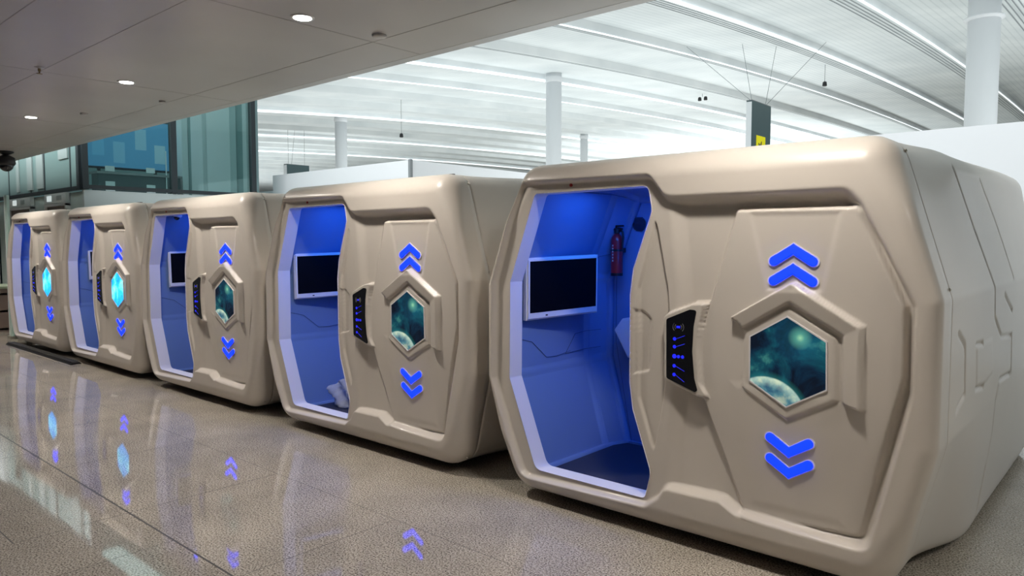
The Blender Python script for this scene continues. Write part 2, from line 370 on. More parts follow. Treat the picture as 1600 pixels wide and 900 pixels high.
def front_depth(P_):
    x, z = P_[:, 0], P_[:, 1]
    dO = sdf(P_, OUT); R = .075+.075*ss(np.abs(z-1.09), .62, .98)
    q = np.clip(R-dO, 0, R); y = R-np.sqrt(np.maximum(R*R-q*q, 0))
    # crest line: the moulded rim falls away into the recess
    dR = sdf(P_, REC); crease = -.02+.05*ss(1-np.abs(z-1.2)/.7)
    A = .05+.030*ss(x, crease-.01, crease+.10); wd = .028+.03*ss(z, 1.6, 1.85)*ss(x, -.1, .1)+.012*ss(x, .8, 1.0)
    y = y+A*ss(dR/wd)*1.0
    y = y+.020*ss(sdf(P_, KITE)/.012)+.010*ss(sdf(P_, GRIP)/.012)
    dP = sdf(P_, PANEL); am = .35+.65*ss(z, .25, 1.0)
    y = y-.046*ss((dP+.004)/.021)*am
    y = y+.007*ss(sdf(P_, FACET)/.03)-.004*ss(sdf(P_, FACET2)/.05)
    dH = sdf(P_, HOOD); dx = sdf(P_, HEXF)
    y = y-ss((dH+.002)/.011)*(.046-.026*np.clip(dx/.11, 0, 1))
    y = y-.010*ss(sdf(P_, WFR)/.007)
    k = ss((sdf(P_, KF)+.006)/.012); y = y*(1-k)+KY*k
    return y

def build_front():
    na = 1000; c = np.array([-.03, 1.09]); ang = np.linspace(0, 2*PI, na, endpoint=False)
    dirs = np.stack([np.cos(ang), np.sin(ang)], 1); smax = np.full(na, 9.)
    for i in range(len(OUT)):
        a, b = OUT[i], OUT[(i+1) % len(OUT)]; e = b-a; w_ = a-c
        den = dirs[:, 0]*e[1]-dirs[:, 1]*e[0]
        with np.errstate(divide='ignore', invalid='ignore'):
            s = (w_[0]*e[1]-w_[1]*e[0])/den; t = (w_[0]*dirs[:, 1]-w_[1]*dirs[:, 0])/den
        ok = (t >= -1e-9) & (t <= 1+1e-9) & (s > 0); smax = np.where(ok & (s < smax), s, smax)
    u_out = (np.linspace(1, 0, 40)**1.8)*.20      # distance from rim
    rows = []
    for s in np.linspace(.012, 1, 104, endpoint=False): rows.append(c+dirs*((smax-.20)*s)[:, None])
    for d in u_out: rows.append(c+dirs*(smax-d)[:, None])
    nr = len(rows); P2 = np.concatenate(rows)
    j = np.arange(nr-1)[:, None]; i = np.arange(na)[None, :]; i2 = (i+1) % na
    F = np.stack(np.broadcast_arrays(j*na+i, (j+1)*na+i, (j+1)*na+i2, j*na+i2), -1).reshape(-1, 4)
    cen = P2[F].mean(1); keep = sdf(cen, DOOR) < 0; F = F[keep]
    used = np.unique(F); d = sdf(P2, DOOR); mv = np.zeros(len(P2), bool); mv[used] = d[used] > 0; idx = np.where(mv)[0]
    for _ in range(3):
        Q = P2[idx]; e = 1e-4; d0 = sdf(Q, DOOR)
        gx = (sdf(Q+[e, 0], DOOR)-sdf(Q-[e, 0], DOOR))/(2*e); gz = (sdf(Q+[0, e], DOOR)-sdf(Q-[0, e], DOOR))/(2*e)
        P2[idx] = Q-np.stack([gx, gz], 1)*d0[:, None]
    y = front_depth(P2); V = np.stack([P2[:, 0], y, P2[:, 1]], 1)
    # side band back to the seam
    last = V[-na:]; n0 = len(V); extra = []
    for f in (.2, .45, .7, 1.0):
        q = last.copy(); q[:, 1] = last[:, 1]*(1-f)+.222*f; extra.append(q)
    q = last.copy(); q[:, 1] = .224; q[:, 0] = -.03+(q[:, 0]+.03)*.992; q[:, 2] = 1.09+(q[:, 2]-1.09)*.992; extra.append(q)
    V = np.concatenate([V]+extra); rowsN = nr+len(extra)
    j = np.arange(nr-1, rowsN-1)[:, None]
    F2 = np.stack(np.broadcast_arrays(j*na+i, (j+1)*na+i, (j+1)*na+i2, j*na+i2), -1).reshape(-1, 4)
    F = np.concatenate([F, F2])
    used, inv = np.unique(F, return_inverse=True); V = V[used]; F = inv.reshape(F.shape)
    return npmesh('front_shell', V, F)

def resample(poly, n, c=(-.03, 1.09)):
    """sample polygon at n fixed angles from c"""
    c = np.array(c); ang = np.linspace(0, 2*PI, n, endpoint=False); dirs = np.stack([np.cos(ang), np.sin(ang)], 1); sm = np.full(n, 9.)
    for i in range(len(poly)):
        a, b = np.array(poly[i]), np.array(poly[(i+1) % len(poly)]); e = b-a; w_ = a-c; den = dirs[:, 0]*e[1]-dirs[:, 1]*e[0]
        with np.errstate(divide='ignore', invalid='ignore'):
            s = (w_[0]*e[1]-w_[1]*e[0])/den; t = (w_[0]*dirs[:, 1]-w_[1]*dirs[:, 0])/den
        ok = (t >= -1e-9) & (t <= 1+1e-9) & (s > 0); sm = np.where(ok & (s < sm), s, sm)
    return c+dirs*sm[:, None]

def build_rear():
    n = 760; A, B, C2 = resample(OUT, n), resample(REAR, n), resample(REAR2, n)
    ysr = np.concatenate([[.224, .2245], np.arange(.235, 3.40, .012)]); rows = []
    for y in ysr:
        f = ss(y, .3, 1.1); g = ss(y, 1.2, 3.2); p = (A*(1-f)+B*f)*(1-g)+C2*g
        if y < .2243: p = np.array([-.03, 1.09])+(p-[-.03, 1.09])*.98
        elif y < .23: p = np.array([-.03, 1.09])+(p-[-.03, 1.09])*.994
        rows.append(np.stack([p[:, 0], np.full(n, y), p[:, 1]], 1))
    V = np.concatenate(rows); y, z = V[:, 1], V[:, 2]; side = np.abs(V[:, 0]+.03) > .9
    dis = np.zeros(len(V))
    def groove(pts, wd, dep):
        nonlocal dis; d = pld(y, z, pts); dis = np.maximum(dis, dep*ss(1-d/wd))
    groove([(1.03, 2.04), (1.20, 1.72), (1.41, 1.40), (1.45, 1.22), (1.73, 1.08), (2.17, 1.05), (2.21, .80)], .020, .011)
    groove([(1.60, .72), (1.72, .82), (2.16, .80)], .02, .012); groove([(1.60, .72), (1.56, .50), (1.40, .33)], .012, .006); groove([(1.42, .36), (1.12, .02)], .012, .03)
    groove([(.40, 1.22), (.57, 1.15), (.61, .91), (.42, .86)], .022, .010)
    groove([(.87, 1.12), (1.07, 1.11)], .018, .011); groove([(.91, .89), (1.14, .87)], .02, .012)
    groove([(1.75, 2.02), (1.95, 1.78), (2.2, 1.42)], .014, .008); groove([(1.80, 1.33), (2.15, 1.21)], .02, .012)
    pan = sdf(np.stack([y, z], 1), [(.87, 1.12), (1.38, 1.11), (1.45, .90), (1.14, .87), (.91, .89)]); dis += -.004*ss(pan/.02)
    dis = np.where(side, dis, 0)*np.where(y > .26, 1, 0)
    rad = V[:, [0, 2]]-[-.03, 1.09]; rad[:, 1] = 0; rad /= np.maximum(np.linalg.norm(rad, axis=1), 1e-6)[:, None]
    V[:, 0] -= rad[:, 0]*dis
    nr = len(ysr)
    # rounded back
    back = rows[-1]; k = 0; ex = []
    for a in np.linspace(0, PI/2, 8)[1:]:
        q = back.copy(); s = 1-(1-math.cos(a))*.10; q[:, 0] = -.03+(q[:, 0]+.03)*s; q[:, 2] = 1.09+(q[:, 2]-1.09)*s; q[:, 1] = 3.396+.12*math.sin(a); ex.append(q)
    q = ex[-1].copy(); q[:, 0] = -.03+(q[:, 0]+.03)*.01; q[:, 2] = 1.09+(q[:, 2]-1.09)*.01; ex.append(q)
    V = np.concatenate([V]+ex); nr += len(ex)
    j = np.arange(nr-1)[:, None]; i = np.arange(n)[None, :]; i2 = (i+1) % n
    F = np.stack(np.broadcast_arrays(j*n+i, (j+1)*n+i, (j+1)*n+i2, j*n+i2), -1).reshape(-1, 4)
    return npmesh('rear_shell', V, F)

def loft(bm, rings, cap=True):
    R_ = [[bm.verts.new(p) for p in r] for r in rings]; n = len(R_[0]); fs = []
    for a, b in zip(R_, R_[1:]):
        for i in range(n): fs.append(bm.faces.new((a[i], b[i], b[(i+1) % n], a[(i+1) % n])))
    if cap: fs.append(bm.faces.new(R_[-1]))
    return R_

LIN = [(-.965, 2.03), (-1.225, 1.39), (-1.225, .76), (-1.04, .125), (1.03, .125), (1.2, .75), (1.2, 1.38), (.97, 2.03)]
def lin_at(s, y):   # lining ring: s scales towards the inside
    return [(x*s, y, 1.08+(z-1.08)*(s if z > .2 else 1)) for x, z in LIN]

def chevron(cx, cz, w_, h, t, up=True, n=10):
    """chevron band with round ends, (x, z) outline"""
    s = 1 if up else -1; L_ = (cx-w_/2, cz-s*h/2); Tp = (cx, cz+s*h/2); R_ = (cx+w_/2, cz-s*h/2); r = t/2
    def off(p, q, k): d = np.array(q)-p; d = d/np.hypot(*d); return np.array([-d[1], d[0]])*k
    a, b, c = map(np.array, (L_, Tp, R_)); n1 = off(a, b, r); n2 = off(b, c, r)
    m = n1+n2; m = m/np.hypot(*m); ml = r/float(m@(n1/r)); pts = [a+n1]
    pts += [b+n1*1.0*.9, b+m*ml*.96, b+n2*.9] if up else [b+m*ml]
    pts += [c+n2]; a0 = math.atan2(n2[1], n2[0])
    for k in range(1, n): th = a0-PI*k/n; pts.append(c+r*np.array([math.cos(th), math.sin(th)]))
    pts += [c-n2]; pts += [b-m*ml] if up else [b-n2*.9, b-m*ml*.96, b-n1*.9]
    pts += [a-n1]; a0 = math.atan2(-n1[1], -n1[0])
    for k in range(1, n): th = a0-PI*k/n; pts.append(a+r*np.array([math.cos(th), math.sin(th)]))
    return [tuple(p) for p in pts]

def fd(x, z): return float(front_depth(np.array([[x, z]], float))[0])
def make_pod():
    r = empty('sleeping_pod', (0, 0, 0)); r['category'] = 'pod'
    link('front_shell', build_front(), shell, r, True)
    link('rear_shell', build_rear(), shell, r, True)
    # jamb: lines the thickness of the door opening
    y0 = .048; bm = bmesh.new(); prevs = []
    dl = [tuple(p) for p in DOOR]
    loft(bm, [[(x, y0-.004, z) for x, z in dl], [(x, y0+.02, z) for x, z in dl], [(x*1.0, .165, z) for x, z in dl], [(x+(x+.65)*.05, .168, z+(z-1.08)*.05) for x, z in dl]], cap=False)
    for f in bm.faces: f.normal_flip()
    obj('door_jamb', bm, jambm, r)
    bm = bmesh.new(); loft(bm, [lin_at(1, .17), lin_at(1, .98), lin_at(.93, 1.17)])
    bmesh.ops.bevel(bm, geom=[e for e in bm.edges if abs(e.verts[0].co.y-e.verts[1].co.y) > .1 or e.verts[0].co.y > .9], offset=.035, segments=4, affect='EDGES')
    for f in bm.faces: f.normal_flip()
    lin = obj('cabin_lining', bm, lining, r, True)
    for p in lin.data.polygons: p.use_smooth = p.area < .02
    bm = bmesh.new(); box(bm, (-1.0, .175, .126), (.98, 1.14, .146), .006); obj('floor_mat', bm, mat_mat, r)
    # seams and raised relief of the lining
    bm = bmesh.new()
    tube(bm, [(-.972, .2, 1.985), (-.972, .95, 1.985), (-.90, 1.155, 1.955), (-.3, 1.157, 1.955)], .002, 6)
    tube(bm, [(-1.222, .2, 1.0), (-1.222, .34, .965), (-1.222, .50, .84), (-1.222, .62, .835), (-1.222, .78, .855)], .0018, 6)
    tube(bm, [(-1.222, .72, .84), (-1.222, .84, .975), (-1.215, .96, .985), (-1.16, 1.08, .99)], .0018, 6); tube(bm, [(-1.222, .72, .84), (-1.218, .96, .85), (-1.16, 1.08, .86)], .0018, 6)
    tube(bm, [(-.955, 1.153, 1.95), (-1.01, 1.153, 1.78), (-1.01, 1.153, 1.75)], .0018, 6); tube(bm, [(-1.065, 1.145, 1.42), (-1.065, 1.145, .9), (-.93, 1.16, .15)], .0018, 6)
    tube(bm, [(-1.222, .86, 1.40), (-1.20, .93, 1.42), (-1.14, 1.02, 1.54), (-1.08, 1.10, 1.56), (-1.03, 1.15, 1.56)], .002, 6)
    obj('panel_seam', bm, seamm, lin)
    # round vent behind horizontal slots
    bm = bmesh.new()
    for k in range(-5, 6):
        hw = math.sqrt(max(.055**2-(k*.0095)**2, 0)); box(bm, (-.885-hw, 1.158, 1.778+k*.0095-.0022), (-.885+hw, 1.168, 1.778+k*.0095+.0022))
    obj('vent_grille', bm, dark, r)
    # angular white console on the inner wall
    bm = bmesh.new(); prism(bm, fillet([(-1.02, 1.0), (-.95, 1.09), (-.78, 1.10), (-.70, 1.0), (-.82, .84), (-.90, .80)], .015, 4), 1.04, 1.165, .012); cn = obj('wall_console', bm, tvwhite, r)
    bm = bmesh.new(); box(bm, (-.885, 1.030, .955), (-.845, 1.041, 1.005), .003); obj('switch', bm, whitep, cn)
    # picture window in a thin bezel
    bm = bmesh.new(); ws = min(fd(x*.98+.64*.02, z*.98+1.07*.02) for x, z in WIN+[(.64, 1.07), (.56, .94), (.72, .94), (.64, .90)]); prism(bm, WIN, ws-.0025, ws+.02); obj('picture_screen', bm, neb, r)
    wi = [(.64+(x-.64)*1.035, 1.068+(z-1.068)*1.035) for x, z in WIN]
    bm = bmesh.new(); ringprism(bm, wi, WIN, ws-.005, ws+.02); obj('screen_bezel', bm, acrylic, r)
    # arrow lights with clear rims
    for cz, up in ((1.587, 1), (1.492, 1), (.657, 0), (.552, 0)):
        pts = chevron(.652, cz-.004, .186, .060, .045, bool(up))
        dep = max(fd(.652, cz), fd(.58, cz-.02), fd(.72, cz-.02)) if up else fd(.652, cz)
        dep = min(dep, fd(.652, cz)+.004)
        bm = bmesh.new(); prism(bm, pts, dep-.013, dep+.02, .005); a = obj('arrow_light', bm, arrowm, r, False)
        po = chevron(.652, cz-.004, .192, .062, .055, bool(up)); bm = bmesh.new(); prism(bm, po, dep-.006, dep+.02); obj('light_rim', bm, acrylic, a)
    # control panel
    bm = bmesh.new(); prism(bm, [tuple(p) for p in KP], KY-.006, KY+.02, .001); cp = obj('control_panel', bm, glossblack, r)
    yk = KY-.0075
    for sx in (-1, 1):
        for q in (.020, .032):
            bm = bmesh.new(); tube(bm, [(.066+sx*(q)*math.cos(t), yk, 1.195+q*.9*math.sin(t)) for t in np.linspace(-.75, .75, 8)], .0012, 5); obj('signal_mark', bm, iconw, cp)
    bm = bmesh.new(); box(bm, (.055, yk-.001, 1.189), (.077, yk+.001, 1.201), .0005); obj('panel_icon', bm, iconm, cp)
    for z0, z1 in ((1.130, 1.152), (1.088, 1.108), (.985, .962), (.938, .905)):
        bm = bmesh.new(); lathe(bm, [(.0095, 0), (.0095, .002)], 14, (.045, yk-.001, z0), 'Y'); tube(bm, [(.052, yk, z0), (.105, yk, z1)], .0011, 5); obj('panel_icon', bm, iconm, cp)
    for k in range(3):
        bm = bmesh.new(); lathe(bm, [(.012 if k == 0 else .009, 0), (.012 if k == 0 else .009, .002)], 12, (.045+.024*k, yk-.001, 1.037), 'Y'); obj('panel_icon', bm, iconm, cp)
    # red indicator over the door
    bm = bmesh.new(); lathe(bm, [(.010, 0), (.010, .006), (.006, .009)], 14, (-.675, .040, 1.985), 'Y'); obj('indicator_lens', bm, M('red_indicator', (.35, .02, .02), .3), r)
    # screws on the seam
    for x, z, y in ((1.075, 2.06, .22), (1.268, 1.435, .225), (1.262, .70, .225), (1.11, .11, .16), (-1.09, 2.05, .22)):
        bm = bmesh.new(); bmesh.ops.create_uvsphere(bm, u_segments=12, v_segments=8, radius=.0085); obj('screw', bm, steel, r, True, (x+.004*(1 if x > 0 else -1), y, z))
    bm = bmesh.new(); box(bm, (-.92, .212, 2.10), (.93, .232, 2.139), .002); obj('roof_seam_strip', bm, M('dark_seam_shade', (.08, .06, .05), .6), r)  # dark strip gives the shade of the seam recess behind the fascia
    # adjustable feet
    for x in (-.85, .85):
        for y in (.45, 2.9):
            bm = bmesh.new(); lathe(bm, [(.055, 0), (.055, .012), (.03, .02), (.018, .03), (.018, .10)], 20); obj('foot', bm, dark, r, False, (x, y, 0))
    bm = bmesh.new(); box(bm, (-.95, .20, .05), (.95, 3.2, .13)); obj('underframe', bm, dark, r)
    # blue cabin light: strip along the ceiling just behind the lintel
    bm = bmesh.new(); box(bm, (-.80, .30, 2.008), (.6, .33, 2.02)); obj('light_strip', bm, blueLED, r)
    lamp('cabin_lamp_and_fill', 'AREA', (-.45, .55, 1.985), (0, 0, 0), CAB, (.03, .22, 1), r, shape='RECTANGLE', size=.9, size_y=.4)
    lamp('cabin_lamp_and_fill', 'POINT', (-.02, .52, 1.55), (0, 0, 0), CAB*.55, (.01, .12, 1), r, shadow_soft_size=.06)  # hidden fill added to lift the cabin's back wall, no fitting here
    return r
CAB = 9.0
PODY = 3.45
def copy_tree(o, parent=None):
    c = o.copy(); COL.objects.link(c)
    if parent: c.parent = parent
    for ch in list(o.children): copy_tree(ch, c)
    return c
PODX = [-1.925, -4.71, -7.46, -10.15, -12.80]
LAB = ['largest cream pod at the right, nearest the camera, with a red extinguisher inside',
       'second cream pod from the right, between the nearest pod and the middle one',
       'middle cream pod of the row of five, dark teal hexagon picture',
       'fourth cream pod from the right, with a glowing cyan hexagon picture',
       'farthest and smallest cream pod, at the left end of the row']
proto = make_pod(); pods = [proto]
for i in range(1, 5): pods.append(copy_tree(proto))
for i, p in enumerate(pods):
    if i >= 2:
        for ch in p.children:
            if ch.type == 'LIGHT': ch.data = ch.data.copy(); ch.data.energy *= .55      # the far cabins are lit more dimly
    p.location = (PODX[i], PODY, 0); tag(p, LAB[i], 'pod', 'sleeping pods in a row')
    if i >= 3:
        for ch in p.children:
            if ch.name.startswith('picture_screen'):
                ch.data = ch.data.copy(); ch.data.materials.clear(); ch.data.materials.append(nebc)

# ------------------------------------------------------------------ things inside the pods
def make_tv():
    r = empty('television', (0, 0, 0))   # screen faces +x, local y runs to the back of the pod
    def yz(bm, pts, x0, x1, bev=0):
        a = [bm.verts.new((x0, y, z)) for y, z in pts]; b = [bm.verts.new((x1, y, z)) for y, z in pts]; n = len(pts); fs = [bm.faces.new(a), bm.faces.new(b)]
        for i in range(n): fs.append(bm.faces.new((a[i], a[(i+1) % n], b[(i+1) % n], b[i])))
        bmesh.ops.recalc_face_normals(bm, faces=fs)
        if bev: bmesh.ops.bevel(bm, geom=list(fs[1].edges), offset=bev, segments=3, affect='EDGES')
    bm = bmesh.new(); yz(bm, [(-.335, -.215), (.335, -.215), (.335, .205), (-.335, .205)], -.02, .022, .012); obj('casing', bm, tvwhite, r)
    bm = bmesh.new(); yz(bm, [(-.31, -.165), (.31, -.165), (.31, .182), (-.31, .182)], .0, .024, .001); obj('screen', bm, tvscreen, r)
    bm = bmesh.new(); yz(bm, [(-.17, -.193), (-.152, -.193), (-.152, -.184), (-.17, -.184)], .0, .0235); obj('status_light', bm, dark, r)
    bm = bmesh.new(); box(bm, (-.05, -.1, -.1), (-.015, .1, .1), .004); obj('wall_bracket', bm, greym, r)
    return r
tv0 = make_tv()
TL = ['white framed wall television beside the red extinguisher in the nearest pod', 'white framed television inside the second pod from the right', 'white framed television inside the middle pod', 'small dark television in the fourth pod, next to its glowing cyan picture']
for i in range(4):
    t = tv0 if i == 0 else copy_tree(tv0)
    tag(t, TL[i], 'television', 'wall televisions in the pods'); t.location = (PODX[i]-1.125, PODY+(.55, .55, .60, .64)[i], 1.345); t.rotation_euler = (math.radians(1.5), math.radians(2), math.radians(-10))

ex = empty('fire_extinguisher', (PODX[0]-1.02, PODY+1.075, 1.40), 'red fire extinguisher with black head on the wall of the nearest pod', 'fire extinguisher')
bm = bmesh.new(); lathe(bm, [(.030, 0), (.042, .006), (.044, .02), (.044, .255), (.038, .285), (.022, .305), (.017, .312)], 32); obj('cylinder', bm, red, ex, True)
bm = bmesh.new(); lathe(bm, [(.018, .308), (.022, .315), (.022, .345), (.012, .352)], 20); box(bm, (-.03, -.012, .335), (.045, .012, .352), .004); box(bm, (-.012, -.01, .36), (.055, .01, .372), .004); cyl(bm, (-.012, 0, .34), (-.006, 0, .368), .007); obj('valve_head', bm, dark, ex)
bm = bmesh.new(); tube(bm, [(.02, 0, .33), (.05, -.005, .325), (.058, -.008, .28), (.052, -.01, .2)], .008, 10); obj('hose', bm, dark, ex)
bm = bmesh.new(); lathe(bm, [(.0455, .18), (.0455, .195)], 28); box(bm, (-.03, .02, .17), (.03, .075, .205)); obj('wall_strap', bm, dark, ex)
bm = bmesh.new(); lathe(bm, [(.045, 0), (.045, .02)], 28); obj('base_ring', bm, dark, ex)
for k in range(6):
    bm = bmesh.new(); box(bm, (-.012, -.0452, .105+.022*k), (-.002, -.0435, .118+.022*k)); obj('label_mark', bm, M('faded_label', (.7, .55, .5), .5), ex)

# small dome camera inside the middle pod
dc = empty('dome_camera', (PODX[2]-.92, PODY+.28, 1.945), 'small white dome camera under the ceiling inside the middle pod', 'camera')
bm = bmesh.new(); lathe(bm, [(.035, .06), (.045, .05), (.045, .0), (.03, -.012)], 24); obj('base', bm, tvwhite, dc, True)
bm = bmesh.new(); bmesh.ops.create_uvsphere(bm, u_segments=20, v_segments=12, radius=.032); obj('lens_dome', bm, glossblack, dc, True, (0, -.012, -.012))
# clear plastic bag on the floor of the second pod
def sheet(): 
    g = 14; V = []; random.seed(8)
    for j in range(g):
        for i in range(g):
            u, v = i/(g-1), j/(g-1); V.append((-.12+.26*u+random.uniform(-.012, .012)-.08*v*(1-u), .03*math.sin(u*9+v*5)+random.uniform(-.012, .012), .005+.30*v*(.55+.45*u)+random.uniform(0, .008)))
    F = [(j*g+i, j*g+i+1, (j+1)*g+i+1, (j+1)*g+i) for j in range(g-1) for i in range(g-1)]
    return npmesh('plastic_bag', V, F)
b = link('plastic_bag', sheet(), clearplastic, None, True); b.location = (PODX[1]-.73, PODY+.40, .147); sm = b.modifiers.new('thickness', 'SOLIDIFY'); sm.thickness = .002
tag(b, 'crumpled clear plastic bag on the floor just inside the second pod', 'bag')

# ------------------------------------------------------------------ downlights and ceiling fittings
lens_m = M('downlight_lens', (1, 1, 1), .4, emit=(1, .97, .92), estr=14); ringm = M('downlight_ring', (.6, .58, .55), .3, metal=.5)
DW = 180
def make_down():
    r = empty('recessed_downlight', (0, 0, 0))
    bm = bmesh.new(); lathe(bm, [(.052, .006), (.052, -.004), (.075, -.006), (.078, 0), (.078, .006)], 36); obj('trim_ring', bm, ringm, r, True)
    bm = bmesh.new(); lathe(bm, [(.056, -.0075), (.056, -.0045)], 32); obj('lens', bm, lens_m, r)
    lamp('downlight_lamp', 'SPOT', (0, 0, -.03), (0, 0, 0), DW, (1, .93, .85), r, spot_size=math.radians(140), spot_blend=.7, shadow_soft_size=.12)
    return r
dn = make_down(); first = True
DL = {-4.18: 'largest round ceiling downlight, nearest the top centre', -7.03: 'second round ceiling downlight, between the near and the far one', -9.80: 'farthest visible round ceiling downlight, at the left edge'}
for y in (2.70,):
    for x in [1.5, -1.35, -4.18, -7.03, -9.80, -12.7, -15.6, -18.5]:
        if y < 0 and x < -10: continue
        t = dn if first else copy_tree(dn); first = False
        t.location = (x, y, CZ); tag(t, DL.get(x, ('round recessed downlight beyond the left edge of the picture, %s of the hidden ones' % {-12.7: 'nearest', -15.6: 'middle', -18.5: 'farthest'}[x]) if x < -10 else 'round recessed downlight %s' % ('above the right end of the nearest pod, out of the picture' if x == -1.35 else 'right of the nearest pod, out of the picture' if x > 0 else 'beyond the left edge of the picture')), 'ceiling light', 'round recessed downlights')
def sprinkler(x, y, lab):
    r = empty('sprinkler_head', (x, y, CZ), lab, 'sprinkler')
    bm = bmesh.new(); lathe(bm, [(.036, .0), (.036, -.006), (.02, -.012)], 24); obj('escutcheon', bm, ringm, r)
    bm = bmesh.new(); lathe(bm, [(.011, -.01), (.011, -.032), (.006, -.036), (.006, -.05), (.022, -.052), (.022, -.056)], 16); obj('nozzle', bm, M('brass', (.35, .25, .12), .35, .9), r)
sprinkler(-6.99, 2.0, 'small brass sprinkler head in the dark left part of the ceiling')
def disc(x, y, lab, rad=.05):
    r = empty('ceiling_sensor', (x, y, CZ), lab, 'sensor')
    bm = bmesh.new(); lathe(bm, [(rad, 0), (rad, -.010), (rad*.9, -.016)], 28); obj('cover_plate', bm, edge_m, r, True)
    bm = bmesh.new(); lathe(bm, [(rad*1.05, 0), (rad*1.05, -.003)], 28); obj('rim', bm, greym, r)
disc(-4.124, 3.28, 'flat round cover plate in the ceiling, right of the largest downlight')
disc(-9.07, 3.02, 'tiny round cover plate in the ceiling near the glass box', .04)
disc(-7.70, 3.30, 'small round cover plate near the ceiling edge above the glass box', .03)

# security camera hanging from the ceiling edge at the left
sc = empty('security_camera', (-13.75, 3.42, CZ), 'black security camera hanging from the ceiling edge at far left', 'camera')
bm = bmesh.new(); lathe(bm, [(.11, 0), (.11, -.02), (.05, -.05), (.03, -.06)], 24); obj('mount', bm, dark, sc, True)
bm = bmesh.new(); lathe(bm, [(.05, -.06), (.12, -.10), (.13, -.19), (.11, -.22)], 24); obj('housing', bm, dark, sc, True)
bm = bmesh.new(); bmesh.ops.create_uvsphere(bm, u_segments=20, v_segments=14, radius=.10); obj('lens_dome', bm, glossblack, sc, True, (0, 0, -.22))
bm = bmesh.new(); tube(bm, [(-.05, 0, -.04), (-.25, -.03, -.05), (-.45, -.05, -.08), (-.7, -.06, -.03)], .014); obj('cable', bm, whitep, sc, True)

# ------------------------------------------------------------------ glass box and facade at the left
GX, GY = -14.75, 4.85
inw = M('pale_room_wall', (.55, .62, .62), .6); bluep = M('blue_display_panel', (.10, .28, .42), .4, emit=(.05, .22, .45), estr=.35); tealw = M('teal_wall', (.25, .38, .39), .5)
def glass_wall(nm, a, b, z0, z1, axis, posts, rails, thick=.02, pmat=None):
    """window structure with a pane, posts and rails; axis x or y"""
    r = empty(nm, (a[0], a[1], 0)); struct(r); ox, oy = a[0], a[1]
    def seg(name, u0, u1, zz0, zz1, th, mat):
        bm = bmesh.new()
        if axis == 'x': box(bm, (u0-ox, -th/2, zz0), (u1-ox, th/2, zz1))
        else: box(bm, (-th/2, u0-oy, zz0), (th/2, u1-oy, zz1))
        return obj(name, bm, mat, r)
    lo, hi = (min(a[0], b[0]), max(a[0], b[0])) if axis == 'x' else (min(a[1], b[1]), max(a[1], b[1]))
    seg('pane', lo, hi, z0, z1, thick, pmat or tealglass)
    for u, wd in posts: seg('mullion', u-wd/2, u+wd/2, z0-.05, z1, .12 if not pmat or wd > .1 else .03, blackm)
    for z, hh in rails: seg('transom', lo, hi, z-hh/2, z+hh/2, .10, blackm)
    return r
# right face (runs away from us), resting on a pale fascia
glass_wall('window_1', (GX, GY), (GX, 8.25), 2.68, 7.0, 'y', [(GY+.03, .10), (6.5, .11), (8.22, .10)], [(2.68, .07)])
o = bx('wall_left_fascia', (GX-.06, GY, 0), (GX+.03, 8.25, 2.62), inw); o.name = 'wall_fascia'; struct(o)
# left face (parallel to the row)
glass_wall('window_2', (-20.3, GY), (GX-.05, GY), 2.68, 7.0, 'x', [(-15.35, .07), (-16.85, .07), (-17.75, .06), (-19.3, .06), (GX-.09, .12)], [(2.66, .07), (4.1, .04)], pmat=M('back_painted_green_glass', (.22, .34, .33), .3, coat=.1))
o = bx('wall_lower', (-20.3, GY+.02, 0), (GX-.06, GY+.12, 2.60), M('pale_green_wall', (.50, .62, .60), .45)); struct(o)
# shaft doors below the transom
for i, (x0, x1) in enumerate(((-16.75, -15.5), (-19.2, -17.65))):
    r = empty('door_%d' % (i+1), ((x0+x1)/2, GY-.03, 0)); struct(r); c = (x0+x1)/2
    bx('door_leaf', (x0-c+.06, 0, 0), (x1-c-.06, .04, 2.36), M('bronze_door', (.22, .17, .14), .35, .3), r)
    for s in (x0-c, x1-c-.06): bx('door_frame', (s, -.04, 0), (s+.06, .05, 2.40), whitep, r)
    bx('door_frame', (x0-c, -.04, 2.36), (x1-c, .05, 2.41), whitep, r)
    bx('header_panel', (x0-c, -.03, 2.42), (x1-c, .04, 2.61), M('pale_header', (.66, .72, .72), .4), r)
    bx('header_light', (-.45, -.04, 2.46), (-.2, -.025, 2.57), M('header_light', (.9, .95, .95), .4, emit=(.9, 1, 1), estr=.5), r)
    bx('header_screen', (.12, -.04, 2.47), (.38, -.025, 2.56), M('header_screen', (.35, .42, .43), .3), r)
# room behind the glass
o = bx('wall_inner', (-24, 8.3, 0), (-14.82, 8.4, 8.0), tealw); struct(o)
o = bx('wall_far', (-24, GY+.2, 0), (-23.8, 8.3, 8.0), tealw); struct(o)
o = bx('floor_upper', (-23.8, GY+.15, 2.45), (GX-.08, 8.29, 2.60), inw); struct(o)
o = bx('ceiling_upper', (-23.8, GY+.15, 7.2), (GX-.08, 8.29, 7.3), inw); struct(o)
for i, (xa, xb) in enumerate([(-18.39, -17.96), (-17.48, -16.89), (-16.67, -15.58), (-15.02, -14.85)]):
    o = bx('pillar', (xa, 8.14, 2.61), (xb, 8.29, 7.19), whitep)
    tag(o, ['narrow pale fin just right of the middle black mullion, behind teal glass', 'second pale fin from the middle mullion, behind teal glass', 'widest pale fin behind the right teal pane', 'thin pale fin beside the right black edge of the glass box'][i], 'fin', 'pale fins behind the glass')
